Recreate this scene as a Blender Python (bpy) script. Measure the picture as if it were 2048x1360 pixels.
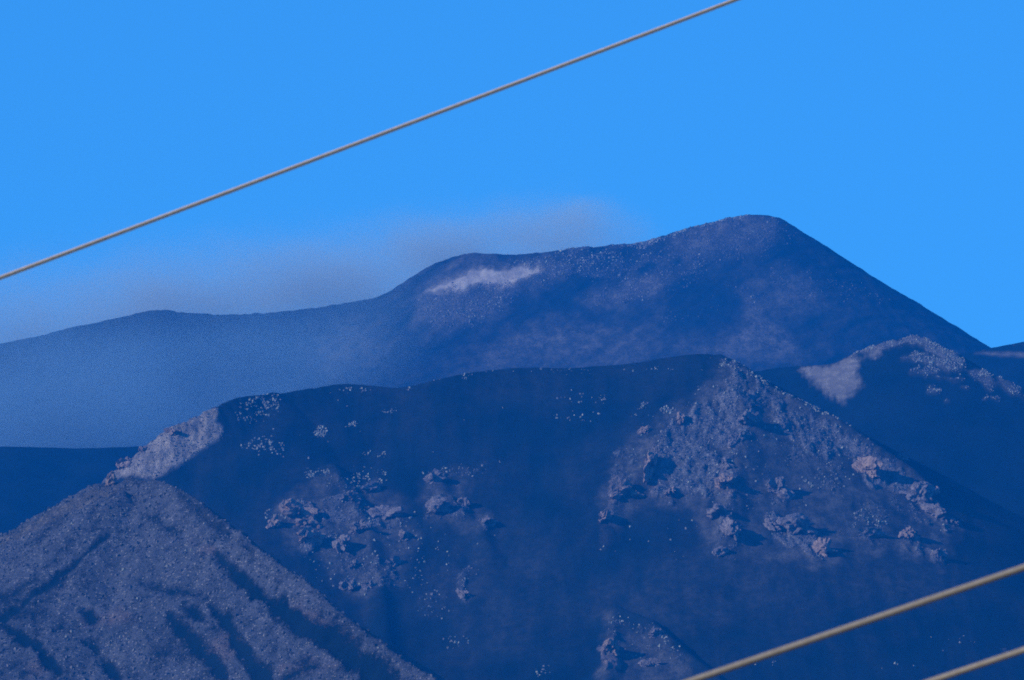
import bpy, bmesh, math, random
import numpy as np
from mathutils import Vector, Matrix, noise as mnoise

for o in list(bpy.data.objects):
    bpy.data.objects.remove(o, do_unlink=True)
scene = bpy.context.scene
col = scene.collection
R = math.radians

# ------------------------------------------------------------------ camera
PITCH = R(11.0)
HFOV = R(8.0)
CAM = np.array([0.0, 0.0, 1.7])
cam_data = bpy.data.cameras.new('camera')
cam = bpy.data.objects.new('camera', cam_data)
col.objects.link(cam)
cam.location = CAM
cam.rotation_euler = (R(90) + PITCH, 0, 0)
cam_data.sensor_width = 36
cam_data.angle = HFOV
cam_data.clip_start = 0.5
cam_data.clip_end = 80000
cam_data.dof.use_dof = True
cam_data.dof.focus_distance = 6300
cam_data.dof.aperture_fstop = 26
scene.camera = cam

# ------------------------------------------------------------------ world / sun / exposure
SUN_DIR = Vector((-0.90, -0.34, 0.42)).normalized()        # towards the sun
sun_el = math.asin(SUN_DIR.z)
sun_az = math.atan2(SUN_DIR.x, SUN_DIR.y)
world = bpy.data.worlds.new('World')
scene.world = world
world.use_nodes = True
wn, wl = world.node_tree.nodes, world.node_tree.links
wn.clear()
sky = wn.new('ShaderNodeTexSky')
sky.sky_type = 'NISHITA'
sky.sun_disc = False
sky.sun_elevation = sun_el
sky.sun_rotation = sun_az
sky.altitude = 1200
sky.air_density = 1.0
sky.dust_density = 0.0
sky.ozone_density = 3.0
tint = wn.new('ShaderNodeMix')
tint.data_type = 'RGBA'
tint.blend_type = 'MULTIPLY'
tint.inputs['Factor'].default_value = 1.0
tint.inputs['B'].default_value = (0.195, 0.745, 1.10, 1)        # the camera's vivid, cold white balance, even over the whole sky
bg = wn.new('ShaderNodeBackground')
bg.inputs['Strength'].default_value = 0.13
wo = wn.new('ShaderNodeOutputWorld')
wl.new(sky.outputs['Color'], tint.inputs['A'])
wl.new(tint.outputs['Result'], bg.inputs['Color'])
wl.new(bg.outputs['Background'], wo.inputs['Surface'])

sun_data = bpy.data.lights.new('sun', 'SUN')
sun_data.energy = 3.4
sun_data.angle = R(0.5)
sun_data.color = (1.0, 0.93, 0.84)
sun = bpy.data.objects.new('sun', sun_data)
col.objects.link(sun)
sun.location = (-200, -100, 300)
sun.rotation_euler = SUN_DIR.to_track_quat('Z', 'Y').to_euler()

vs = scene.view_settings
scene.display_settings.display_device = 'sRGB'
vs.view_transform = 'Standard'
vs.look = 'None'
vs.gamma = 1.0
vs.use_curve_mapping = False
vs.exposure = 0.75
cy = scene.cycles
scene.render.engine = 'CYCLES'
cy.max_bounces = 4
cy.diffuse_bounces = 2
cy.volume_bounces = 0
cy.filter_width = 1.8
cy.use_denoising = False          # the fine grain that is left suits the long-lens picture
cy.use_adaptive_sampling = False
try:
    cy.denoiser = 'OPENIMAGEDENOISE'
except Exception:
    pass
HAZE_DENSITY = 5.4e-5
HAZE_COLOUR = (0.003, 0.28, 1.0)

# ------------------------------------------------------------------ small helpers
FPX = 1024 / math.tan(HFOV / 2)
FWD = np.array([0, math.cos(PITCH), math.sin(PITCH)])
UP = np.array([0, -math.sin(PITCH), math.cos(PITCH)])


def ray(px, py):
    d = FWD + UP * ((680 - py) / FPX)
    d = d + np.array([1.0, 0, 0]) * ((px - 1024) / FPX)
    return d


def at(px, py, dist):
    """a point of the place, seen in the direction of photo pixel (px, py) at 'dist' metres north of the camera"""
    d = ray(px, py)
    return CAM + d * (dist / d[1])


def tag(o, label=None, category=None, group=None, kind=None):
    if label: o['label'] = label
    if category: o['category'] = category
    if group: o['group'] = group
    if kind: o['kind'] = kind
    return o


def hash2(ix, iy, seed):
    h = (ix.astype(np.int64) * 374761393 + iy.astype(np.int64) * 668265263 + seed * 1442695041) & 0xFFFFFFFF
    h = ((h ^ (h >> 13)) * 1274126177) & 0xFFFFFFFF
    h = (h ^ (h >> 16)) & 0xFFFFFFFF
    h = (h * 2246822519) & 0xFFFFFFFF
    return ((h ^ (h >> 15)) & 0xFFFFFF) / float(0xFFFFFF)


def vnoise(x, y, seed=0):
    """gradient noise, about -1..1"""
    x0 = np.floor(x); y0 = np.floor(y)
    fx = x - x0; fy = y - y0
    sx = fx * fx * fx * (fx * (fx * 6 - 15) + 10)
    sy = fy * fy * fy * (fy * (fy * 6 - 15) + 10)

    def g(i, j):
        a = hash2(x0 + i, y0 + j, seed) * 2 * np.pi
        return np.cos(a) * (fx - i) + np.sin(a) * (fy - j)
    a = g(0, 0); b = g(1, 0); c = g(0, 1); d = g(1, 1)
    return 1.5 * ((a + (b - a) * sx) + ((c + (d - c) * sx) - (a + (b - a) * sx)) * sy)


def fbm(x, y, octs=4, seed=0, gain=0.5):
    s = 0; a = 1; t = 0
    for i in range(octs):
        s = s + a * vnoise(x * 2 ** i + 17.3 * i, y * 2 ** i - 9.1 * i, seed + i)
        t += a; a *= gain
    return s / t


def ridged(x, y, octs=4, seed=0):
    s = 0; a = 1; t = 0
    for i in range(octs):
        s = s + a * (1 - np.abs(vnoise(x * 2 ** i + 5.7 * i, y * 2 ** i + 3.3 * i, seed + i))) ** 2
        t += a; a *= 0.5
    return s / t


def blocks(x, y, seed=0):
    """broken blocks: a random height for each cell of an uneven mosaic, tilted within the cell"""
    x0 = np.floor(x); y0 = np.floor(y)
    best = np.full(x.shape, 1e9); val = np.zeros(x.shape)
    for i in (-1, 0, 1):
        for j in (-1, 0, 1):
            cx = x0 + i; cyy = y0 + j
            px = cx + hash2(cx, cyy, seed); py = cyy + hash2(cx, cyy, seed + 1)
            d = (x - px) ** 2 + (y - py) ** 2
            v = hash2(cx, cyy, seed + 2) + (hash2(cx, cyy, seed + 3) - 0.5) * (x - px) + (hash2(cx, cyy, seed + 4) - 0.5) * (y - py)
            m = d < best
            best = np.where(m, d, best); val = np.where(m, v, val)
    return val


def sstep(a, b, x):
    t = np.clip((x - a) / (b - a), 0, 1)
    return t * t * (3 - 2 * t)


def seg_dist(X, Y, ax, ay, bx, by):
    dx, dy = bx - ax, by - ay
    L = dx * dx + dy * dy + 1e-9
    t = np.clip(((X - ax) * dx + (Y - ay) * dy) / L, 0, 1)
    return np.hypot(X - ax - t * dx, Y - ay - t * dy), t


def tent(X, Y, pts, s, r=6.0, conc=6000.0):
    """height of a ridge with a crest line 'pts' (n x 3) and flanks of slope s"""
    h = np.full(np.shape(X), -1e9)
    for a, b in zip(pts[:-1], pts[1:]):
        d, t = seg_dist(X, Y, a[0], a[1], b[0], b[1])
        d = np.sqrt(d * d + r * r) - r
        h = np.maximum(h, a[2] + (b[2] - a[2]) * t - s * d / (1 + d / conc))
    return h


def smax(a, b, k):
    h = np.clip(0.5 + 0.5 * (a - b) / k, 0, 1)
    return b + (a - b) * h + k * h * (1 - h)


def crest(lst, k=3, scale=1.0):
    """a crest line through points of the place, rounded off between them"""
    P = np.array([at(px, py, d * scale) for px, py, d in lst])
    Q = np.vstack([2 * P[0] - P[1], P, 2 * P[-1] - P[-2]])
    out = []
    for i in range(1, len(Q) - 2):
        a, b, c, d = Q[i - 1:i + 3]
        for t in np.arange(k) / k:
            out.append(0.5 * (2 * b + (c - a) * t + (2 * a - 5 * b + 4 * c - d) * t * t + (3 * b - a - 3 * c + d) * t ** 3))
    out.append(Q[-2])
    return np.array(out)


def axis(lo, hi, step, outlo, outhi):
    core = np.arange(lo, hi + step * 0.5, step)
    left = []; p = lo; st = step
    while p > outlo:
        st *= 1.22; p -= st; left.append(p)
    right = []; p = core[-1]; st = step
    while p < outhi:
        st *= 1.22; p += st; right.append(p)
    return np.concatenate([np.array(left[::-1]), core, np.array(right)])


def poly_sd(X, Y, poly):
    """signed distance to a polygon, positive inside"""
    n = len(poly)
    d = np.full(X.shape, 1e9); inside = np.zeros(X.shape, bool)
    for i in range(n):
        ax, ay = poly[i]; bx, by = poly[(i + 1) % n]
        dd, _ = seg_dist(X, Y, ax, ay, bx, by)
        d = np.minimum(d, dd)
        if ay != by:
            c = ((ay > Y) != (by > Y)) & (X < (bx - ax) * (Y - ay) / (by - ay) + ax)
            inside ^= c
    return np.where(inside, d, -d)


class Hill:
    """a piece of terrain: an analytic height, patches of material in plan metres, and a grid mesh"""

    def __init__(self, hfun, yrange, squash):
        self.h = hfun; self.yr = yrange; self.squash = squash
        self.items = []

    def hit(self, px, py):
        for k in range(200):
            ys = np.arange(self.yr[0], self.yr[1], 2.0)
            d = ray(px, py)
            xs = CAM[0] + d[0] * ys / d[1]; zs = CAM[2] + d[2] * ys / d[1]
            below = self.h(xs, ys) >= zs
            if below.any():
                i = int(np.argmax(below))
                return np.array([xs[i], ys[i], zs[i]])
            py += 1.5
        raise ValueError('no ground at %s %s' % (px, py))

    def plan(self, pts):
        out = []
        for p in pts:                               # a third number carries the patch on over the crest by so many metres
            q = self.hit(*p[:2])[:2].copy()
            if len(p) > 2: q += np.array([-0.55, 1.0]) * p[2]
            out.append(q)
        return out

    def field(self, X, Y, specs, wob=(9.0, 5.0), seed=3, streak=0.0):
        """specs: (polygon pixels, density, softness m) -> 0..1 field; ragged by noise in the ground's own metres"""
        q = self.squash
        out = np.zeros(X.shape)
        n1 = fbm(X / wob[0], Y * q / wob[0], 4, seed) * wob[1]
        if streak: n1 = n1 + streak * fbm(X / 3.5 + Y * q / 40, Y * q / 28, 3, seed + 9)
        for pts, dens, soft in specs:
            if len(pts) == 1:                       # an elliptic spot ((cx, cy, rx, ry),)
                cx, cyy, rx, ry = pts[0]
                pts = [(cx + rx * math.cos(a), cyy + ry * math.sin(a)) for a in np.linspace(0, 2 * math.pi, 13)[:-1]]
            P = np.array(self.plan(pts)); P[:, 1] *= q
            x0, x1 = P[:, 0].min() - 30, P[:, 0].max() + 30
            y0, y1 = P[:, 1].min() - 30, P[:, 1].max() + 30
            YY = Y * q
            m = (X > x0) & (X < x1) & (YY > y0) & (YY < y1)
            if not m.any():
                continue
            sd = poly_sd(X[m], YY[m], P) + n1[m] * min(1.0, soft / 2.0 + 0.3)
            out[m] = np.maximum(out[m], dens * sstep(-soft, soft, sd))
        return out

    def lines(self, X, Y, specs):
        """specs: (polyline pixels, half width m, depth) -> 0..1 field along lines"""
        q = self.squash
        out = np.zeros(X.shape)
        w = fbm(X / 11, Y * q / 11, 5, 91, 0.65) * 4.5
        for pts, w0, w1, dens in specs:
            P = np.array(self.plan(pts)); P[:, 1] *= q
            n = len(P) - 1
            for i in range(n):
                d, t = seg_dist(X, Y * q, P[i][0], P[i][1], P[i + 1][0], P[i + 1][1])
                hw = 0.62 * (w0 + (w1 - w0) * (i + t) / n)
                end = 1.0
                if i == 0: hw = hw * (0.2 + 0.8 * sstep(0, 0.9, t))
                if i == n - 1 and dens < 1.0: hw = hw * (1 - 0.8 * sstep(0.2, 1.0, t))
                out = np.maximum(out, dens * sstep(-3.4, 3.0, hw - d + w * np.minimum(1.3, hw / 2)))
        return out


def grid_mesh(name, xs, ys, Z, attrs, mat):
    nx, ny = len(xs), len(ys)
    X, Y = np.meshgrid(xs, ys)
    Z = np.maximum(Z, -0.5)
    co = np.stack([X, Y, Z], -1).reshape(-1, 3)
    idx = np.arange(nx * ny).reshape(ny, nx)
    quads = np.stack([idx[:-1, :-1], idx[:-1, 1:], idx[1:, 1:], idx[1:, :-1]], -1).reshape(-1, 4)
    me = raw_mesh(name, co, quads, True)
    for k, v in attrs.items():
        a = me.attributes.new(k, 'FLOAT', 'POINT')
        a.data.foreach_set('value', v.reshape(-1).astype(np.float32))
    o = bpy.data.objects.new(name, me)
    me.materials.append(mat)
    col.objects.link(o)
    return o


def raw_mesh(name, co, faces, smooth):
    me = bpy.data.meshes.new(name)
    n, k = faces.shape
    me.vertices.add(len(co))
    me.vertices.foreach_set('co', co.astype(np.float32).reshape(-1))
    me.loops.add(n * k)
    me.loops.foreach_set('vertex_index', faces.astype(np.int32).reshape(-1))
    me.polygons.add(n)
    me.polygons.foreach_set('loop_start', np.arange(0, n * k, k, dtype=np.int32))
    me.polygons.foreach_set('use_smooth', np.full(n, smooth, dtype=bool))
    me.update(calc_edges=True)
    return me


# ------------------------------------------------------------------ materials
class NT:
    def __init__(self, name):
        self.m = bpy.data.materials.new(name)
        self.m.use_nodes = True
        self.n = self.m.node_tree.nodes; self.l = self.m.node_tree.links
        self.n.clear()
        self.out = self.n.new('ShaderNodeOutputMaterial')

    def new(self, t, **kw):
        nd = self.n.new(t)
        for k, v in kw.items():
            setattr(nd, k, v)
        return nd

    def _in(self, sock, v):
        if isinstance(v, bpy.types.NodeSocket): self.l.new(v, sock)
        else: sock.default_value = v

    def math(self, op, a, b=None, c=None, clamp=False):
        nd = self.new('ShaderNodeMath', operation=op, use_clamp=clamp)
        self._in(nd.inputs[0], a)
        if b is not None: self._in(nd.inputs[1], b)
        if c is not None: self._in(nd.inputs[2], c)
        return nd.outputs[0]

    def ramp(self, v, a, b):
        nd = self.new('ShaderNodeMapRange', interpolation_type='SMOOTHSTEP')
        self._in(nd.inputs['Value'], v)
        self._in(nd.inputs['From Min'], a); self._in(nd.inputs['From Max'], b)
        return nd.outputs['Result']

    def mix(self, f, a, b):
        nd = self.new('ShaderNodeMix', data_type='RGBA')
        self._in(nd.inputs['Factor'], f)
        for s, v in (('A', a), ('B', b)):
            self._in(nd.inputs[s], v if isinstance(v, bpy.types.NodeSocket) else (*v, 1))
        return nd.outputs['Result']

    def attr(self, name):
        return self.new('ShaderNodeAttribute', attribute_name=name).outputs['Fac']

    def coords(self, scale=(1, 1, 1)):
        tc = self.new('ShaderNodeTexCoord')
        mp = self.new('ShaderNodeMapping')
        mp.inputs['Scale'].default_value = scale
        self.l.new(tc.outputs['Object'], mp.inputs['Vector'])
        return mp.outputs['Vector']

    def noise(self, vec, scale, detail=4.0, rough=0.55):
        nd = self.new('ShaderNodeTexNoise')
        self.l.new(vec, nd.inputs['Vector'])
        nd.inputs['Scale'].default_value = scale
        nd.inputs['Detail'].default_value = detail
        nd.inputs['Roughness'].default_value = rough
        return nd.outputs['Fac']

    def cells(self, vec, scale):
        nd = self.new('ShaderNodeTexVoronoi')
        self.l.new(vec, nd.inputs['Vector'])
        nd.inputs['Scale'].default_value = scale
        return nd.outputs['Distance'], nd.outputs['Color']

    def surface(self, colour, rough=0.95, bump=None, strength=0.5, dist=1.0, spec=0.0):
        b = self.new('ShaderNodeBsdfPrincipled')
        self._in(b.inputs['Base Color'], colour if isinstance(colour, bpy.types.NodeSocket) else (*colour, 1))
        self._in(b.inputs['Roughness'], rough)
        b.inputs['Specular IOR Level'].default_value = spec
        if bump is not None:
            bp = self.new('ShaderNodeBump')
            bp.inputs['Strength'].default_value = strength
            bp.inputs['Distance'].default_value = dist
            self.l.new(bump, bp.inputs['Height'])
            self.l.new(bp.outputs['Normal'], b.inputs['Normal'])
        self.l.new(b.outputs['BSDF'], self.out.inputs['Surface'])
        return self.m


ASH_A, ASH_B = (0.0025, 0.0075, 0.014), (0.005, 0.012, 0.021)
ROCK_D, ROCK_M, ROCK_R, ROCK_P = (0.021, 0.028, 0.040), (0.074, 0.080, 0.104), (0.19, 0.12, 0.10), (0.34, 0.31, 0.285)


def terrain_material(name, stone, streak=(1, 0.35, 1)):
    """black ash with rock, scree and stone showing through where the attributes rock / scree / rust say so"""
    t = NT(name)
    P = t.coords(); S = t.coords(streak)
    rock, scree, rust = t.attr('rock'), t.attr('scree'), t.attr('rust')
    big = t.noise(S, 1 / 40.0, 5, 0.6)
    mid = t.noise(S, 1 / (stone * 5), 5, 0.65)
    fine = t.noise(P, 1 / (stone * 0.9), 3, 0.7)
    dist, rnd = t.cells(P, 1 / stone)
    sep = t.new('ShaderNodeSeparateColor'); t.l.new(rnd, sep.inputs['Color'])
    ash = t.mix(t.ramp(big, 0.3, 0.7), ASH_A, ASH_B)
    # stones: random cells get the colour of pale or dark stone
    rk = t.mix(t.ramp(mid, 0.32, 0.62), ROCK_D, ROCK_M)
    rk = t.mix(t.math('MULTIPLY', t.ramp(fine, 0.52, 0.75), 0.55), rk, ROCK_P)
    rk = t.mix(t.math('MULTIPLY', t.math('MULTIPLY', t.math('GREATER_THAN', sep.outputs['Red'], 0.90), 0.6), t.ramp(dist, 0.62, 0.3)), rk, ROCK_P)
    rk = t.mix(t.math('MULTIPLY', rust, t.ramp(big, 0.35, 0.6)), rk, ROCK_R)
    sc = t.mix(t.ramp(mid, 0.35, 0.65), (0.22, 0.195, 0.185), (0.36, 0.315, 0.275))
    # ragged borders: compare the patch strength with noise
    edge = t.math('MULTIPLY_ADD', t.math('ADD', t.math('MULTIPLY', mid, 0.55), t.math('MULTIPLY', fine, 0.45)), 1.9, -0.45)
    f = t.ramp(t.math('SUBTRACT', rock, t.math('SUBTRACT', edge, 0.02)), -0.16, 0.22)
    f = t.math('MULTIPLY', f, t.ramp(rock, 0.02, 0.3))
    c = t.mix(f, ash, rk)
    g = t.math('MAXIMUM', t.math('MULTIPLY', scree, t.math('MULTIPLY_ADD', t.ramp(t.math('ADD', t.math('MULTIPLY', fine, 0.7), t.math('MULTIPLY', mid, 0.3)), 0.36, 0.64), 0.75, 0.25)), t.math('MULTIPLY', t.ramp(scree, 0.45, 0.95), t.ramp(t.math('SUBTRACT', scree, t.math('MULTIPLY', edge, 0.9)), -0.2, 0.35)))
    c = t.mix(g, c, sc)
    hgt = t.math('MULTIPLY', t.math('ADD', fine, t.math('MULTIPLY', mid, 1.6)), t.math('ADD', t.math('MULTIPLY', f, 0.9), t.math('ADD', t.math('MULTIPLY', g, 0.35), 0.05)))
    return t.surface(c, 0.95, hgt, 1.0, stone * 0.9)


def stone_material(name):
    t = NT(name)
    P = t.coords()
    s = t.attr('shade')
    n = t.noise(P, 0.9, 4, 0.7)
    c = t.mix(t.ramp(s, 0.0, 0.45), ROCK_D, ROCK_M)
    c = t.mix(t.ramp(s, 0.45, 0.75), c, (0.15, 0.14, 0.148))
    c = t.mix(t.ramp(s, 0.78, 1.0), c, (0.31, 0.33, 0.27))
    c = t.mix(t.math('MULTIPLY', t.ramp(n, 0.35, 0.7), 0.5), c, ROCK_D)
    return t.surface(c, 0.95, n, 0.8, 0.5)


def crag_material(name, base, warm, scale):
    t = NT(name)
    P = t.coords()
    tc = t.new('ShaderNodeObjectInfo')
    n = t.noise(P, 0.22 * scale, 6, 0.65)
    f = t.noise(P, 0.9 * scale, 5, 0.7)
    c = t.mix(t.ramp(n, 0.35, 0.65), base, warm)
    c = t.mix(t.math('MULTIPLY', t.ramp(f, 0.55, 0.72), 0.55), c, ROCK_P)
    c = t.mix(t.math('MULTIPLY', t.ramp(f, 0.48, 0.36), 0.7), c, ROCK_D)
    return t.surface(c, 0.95, t.math('ADD', n, f), 1.0, 1.4 / scale)


M_near = terrain_material('near_stone_and_ash', 1.3)
M_mid = terrain_material('rock_and_ash', 1.7)
M_far = terrain_material('far_rock_and_ash', 3.2)
M_stone = stone_material('scattered_stone')
M_crag = crag_material('purple_crag', (0.105, 0.097, 0.112), (0.205, 0.175, 0.175), 1.0)
M_crag_red = crag_material('rusty_crag', (0.145, 0.115, 0.112), (0.30, 0.215, 0.175), 1.0)
M_pale = crag_material('pale_boulder', (0.22, 0.23, 0.19), (0.33, 0.335, 0.28), 3.0)

# ------------------------------------------------------------------ the ground
t = NT('dry_ground')
gc = t.mix(t.ramp(t.noise(t.coords(), 0.02, 6), 0.35, 0.65), (0.20, 0.16, 0.10), (0.30, 0.25, 0.16))  # unseen ground, tone chosen pale to bounce warm light under the cables
t.surface(gc, 0.95)
gx = np.linspace(-40000, 40000, 9)
gz = np.zeros((9, 9))
ground = grid_mesh('ground', gx, gx, gz, {}, t.m)
tag(ground, 'dry ground at the foot of the mountain', 'ground', kind='structure')

# ------------------------------------------------------------------ summit cone, far behind
E_crest = crest([(-700, 800, 9300), (-300, 735, 9350), (0, 689, 9400), (150, 656, 9430), (250, 634, 9450), (320, 620, 9450), (375, 628, 9450), (480, 632, 9450), (600, 622, 9470),
                 (720, 603, 9490), (800, 577, 9500), (870, 531, 9520), (915, 514, 9520), (960, 510, 9500), (1040, 511, 9490), (1120, 502, 9490),
                 (1210, 495, 9490), (1290, 487, 9500), (1350, 467, 9500), (1420, 447, 9500), (1480, 434, 9500), (1525, 433, 9500), (1550, 437, 9500)])


def hE(X, Y):
    h = tent(X, Y, E_crest, 0.70, 7.0, 9000.0)
    h = h + 3.5 * fbm(X / 110, Y / 190, 4, 21) * sstep(5, 60, E_crest[:, 2].max() - h)
    return h


# ------------------------------------------------------------------ dark shoulder behind, far right ridge
D_crest = crest([(-900, 905, 7700), (-300, 893, 7650), (0, 895, 7600), (90, 896, 7600), (160, 899, 7600), (290, 893, 7600), (500, 890, 7650), (800, 930, 7700)])
F_crest = crest([(1700, 745, 8300), (1850, 715, 8300), (1940, 705, 8300), (1990, 695, 8300), (2015, 690, 8300), (2048, 684, 8300), (2150, 668, 8300), (2500, 640, 8300)])
C_crest = crest([(1380, 770, 7250), (1480, 748, 7250), (1560, 735, 7230), (1640, 731, 7200), (1680, 724, 7200), (1700, 713, 7200), (1745, 693, 7200), (1790, 681, 7200), (1825, 672, 7200), (1845, 676, 7195),
                 (1870, 690, 7180), (1900, 702, 7165), (1930, 725, 7150), (1965, 741, 7130), (2010, 762, 7110), (2060, 793, 7090), (2200, 870, 7020), (2600, 1080, 6900)])


def hD(X, Y):
    return tent(X, Y, D_crest, 0.40, 10.0) + 2.5 * fbm(X / 60, Y / 90, 4, 31)


def hF(X, Y):
    return tent(X, Y, F_crest, 0.50, 6.0) + 1.0 * fbm(X / 30, Y / 60, 4, 32)


def hC(X, Y):
    return tent(X, Y, C_crest, 0.66, 4.0) + 2.2 * fbm(X / 80, Y / 140, 3, 33) * 0.6


# ------------------------------------------------------------------ middle ridge
B_crest = crest([(20, 1080, 6300), (100, 1035, 6310), (215, 966, 6330), (240, 940, 6335), (300, 903, 6340), (338, 861, 6350), (372, 845, 6360), (432, 815, 6380), (480, 796, 6410), (545, 788, 6450), (562, 790, 6460), (620, 778, 6480),
                 (690, 770, 6500), (760, 775, 6500), (805, 776, 6500), (870, 761, 6500), (940, 747, 6510), (1040, 738, 6520), (1140, 737, 6520), (1250, 728, 6510), (1340, 715, 6500), (1400, 709, 6490), (1440, 712, 6480)])
B_spur = crest([(1440, 712, 6480), (1490, 734, 6452), (1545, 775, 6422), (1600, 801, 6398), (1680, 841, 6358), (1740, 880, 6325), (1800, 921, 6290), (1860, 975, 6250), (1893, 1015, 6225), (1918, 1065, 6195), (1950, 1120, 6160), (2010, 1200, 6100), (2200, 1500, 5900)])


def hB0(X, Y):
    h = tent(X, Y, B_crest[27:], 0.62, 4.0)
    h = smax(h, tent(X, Y, B_crest[:34], 0.95, 3.0), 3.0)
    h = smax(h, tent(X, Y, B_spur, 0.84, 3.0), 4.0)
    return h


_b0 = Hill(hB0, (5400, 6900), 0.4)


def lifted(pts, up):
    out = []
    for px, py in pts:
        p = _b0.hit(px, py); p[2] += up; out.append(p)
    return np.array(out)


B_rib1 = lifted([(665, 945), (690, 1000), (740, 1080), (760, 1180), (770, 1300)], 8.0)
B_rib2 = lifted([(870, 955), (900, 1010), (960, 1060), (985, 1120)], 5.0)
B_rib3 = lifted([(1230, 1232), (1300, 1262), (1350, 1305), (1400, 1350), (1480, 1420)], 9.0)
B_rib4 = lifted([(1230, 1232), (1222, 1290), (1215, 1350), (1215, 1420)], 7.0)
B_rib5 = lifted([(1470, 800), (1500, 860), (1480, 930), (1460, 1000), (1450, 1090)], 7.0)
B_rib6 = lifted([(1340, 850), (1300, 930), (1240, 1000), (1205, 1070)], 6.0)


def hB(X, Y):
    h = hB0(X, Y)
    for rb, s, k in ((B_rib1, 0.85, 7), (B_rib2, 0.8, 5), (B_rib3, 0.95, 3), (B_rib4, 0.9, 5), (B_rib5, 0.85, 8), (B_rib6, 0.85, 7)):
        h = smax(h, tent(X, Y, rb, s, 6.0), k)
    return h + 1.8 * fbm(X / 70, Y / 150, 4, 41)


# ------------------------------------------------------------------ near cone, lower left
A_left = crest([(-700, 1420, 4150), (-300, 1225, 4180), (-120, 1135, 4195), (0, 1076, 4200), (90, 1027, 4200), (180, 976, 4200), (217, 966, 4200), (262, 958, 4190)], 3, 1.19)
A_right = crest([(262, 958, 4190), (325, 970, 4150), (370, 990, 4120), (410, 1018, 4090), (470, 1062, 4050), (520, 1105, 4010), (600, 1164, 3960), (680, 1228, 3910), (760, 1292, 3860), (880, 1372, 3800), (1100, 1520, 3700)], 3, 1.19)
A_rim = crest([(245, 982, 4160), (150, 1030, 4165), (0, 1108, 4165), (-200, 1210, 4150)], 3, 1.19)


def hA0(X, Y):
    h = tent(X, Y, A_left, 0.70, 2.5)
    h = smax(h, tent(X, Y, A_right, 0.92, 3.0), 4.0)
    h = smax(h, tent(X, Y, A_rim, 0.74, 4.0), 2.0)
    return h


def hA(X, Y):
    return hA0(X, Y) + 1.6 * fbm(X / 40, Y / 90, 4, 51)


hillA = Hill(hA, (3600, 5100), 0.42)
hillB = Hill(hB, (5300, 6700), 0.40)
hillC = Hill(hC, (6000, 7400), 0.38)
hillD = Hill(hD, (6000, 7900), 0.25)
hillE = Hill(hE, (8500, 10000), 0.40)
hillF = Hill(hF, (7500, 8500), 0.32)

# ---- near cone mesh
xs = axis(-385, 10, 1.05, -3000, 2500); ys = axis(4500, 5005, 1.25, 3200, 6200)
X, Y = np.meshgrid(xs, ys)
gul_and_shade = [
    ([(216, 1080), (175, 1110), (120, 1152), (85, 1186), (30, 1222), (-20, 1245)], 1.0, 3.2, 1.0),
    ([(290, 1025), (330, 1050), (362, 1068)], 2.5, 3.0, 0.55),
    ([(430, 1108), (470, 1150), (506, 1178), (545, 1212), (581, 1238), (646, 1276), (695, 1310), (735, 1338), (775, 1375)], 1.8, 7.5, 1.0),
    ([(590, 1240), (660, 1268), (720, 1300)], 1.5, 3.0, 0.8),
    ([(335, 1232), (352, 1252), (372, 1276), (400, 1302), (425, 1325), (450, 1358)], 1.3, 4.0, 1.0),
    ([(420, 1215), (440, 1235), (462, 1262), (470, 1290), (495, 1322), (530, 1362)], 1.4, 4.5, 1.0),
    ([(365, 1215), (385, 1232), (405, 1248)], 2.0, 3.0, 0.9),
    ([(5, 1248), (40, 1272), (70, 1296), (90, 1318), (120, 1350)], 2.5, 5.0, 0.95),
    ([(165, 1222), (182, 1236), (198, 1246)], 2.5, 3.0, 0.9),
    ([(165, 1280), (185, 1292), (195, 1308)], 2.5, 3.0, 0.9),
    ([(205, 1325), (222, 1345), (240, 1365)], 2.5, 4.0, 0.9),
    ([(270, 1165), (320, 1180), (400, 1190)], 3.0, 3.5, 0.5),
    ([(60, 1170), (20, 1190), (-20, 1200)], 2.5, 3.5, 0.5),
    ([(640, 1332), (600, 1345), (560, 1368)], 2.0, 3.0, 0.6),
    ([(355, 985), (400, 1025), (450, 1070), (505, 1115)], 2.0, 2.5, 0.45),  # shading along the right margin, painted in as dark ash
]
G = hillA.lines(X, Y, gul_and_shade)
cov = 0.67 + 0.33 * fbm(X / 26, Y * 0.42 / 15, 5, 61, 0.65) + 0.10 * fbm(X / 90, Y * 0.42 / 60, 2, 62)
rust = hillA.field(X, Y, [([(560, 1195), (600, 1205), (660, 1245), (720, 1290), (700, 1290), (640, 1262), (590, 1222)], 1.0, 2.5),
                          ([(380, 1085), (420, 1090), (440, 1115), (410, 1115)], 0.8, 2.5), (((210, 1240, 60, 14),), 0.7, 3), (((450, 1300, 30, 28),), 0.6, 4),
                          (((620, 1340, 60, 12),), 0.5, 3), (((70, 1340, 20, 20),), 0.6, 3)])
rim = hillA.field(X, Y, [([(0, 1082), (90, 1034), (180, 985), (235, 968), (240, 982), (150, 1028), (0, 1102), (-60, 1125), (-60, 1110)], 0.38, 2.5)], wob=(6, 2.5))
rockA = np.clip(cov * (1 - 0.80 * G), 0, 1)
fold = ridged((X * 0.82 + Y * 0.42 * 0.57) / 34 + 0.5 * fbm(X / 50, Y / 90, 2, 77), (Y * 0.42 * 0.82 - X * 0.57) / 150, 3, 78)
bumpA = 1.5 * ridged(X / 12, Y * 0.5 / 9, 4, 71) + 0.9 * blocks(X / 3.6, Y / 5, 72) + 1.2 * blocks(X / 9, Y / 14, 75) * sstep(0.1, 0.6, fbm(X / 35, Y / 60, 3, 76))
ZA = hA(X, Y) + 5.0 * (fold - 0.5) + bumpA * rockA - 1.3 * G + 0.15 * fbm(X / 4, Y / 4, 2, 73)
ZA = ZA + sstep(0.2, 0.9, rim) * -0.4
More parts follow.
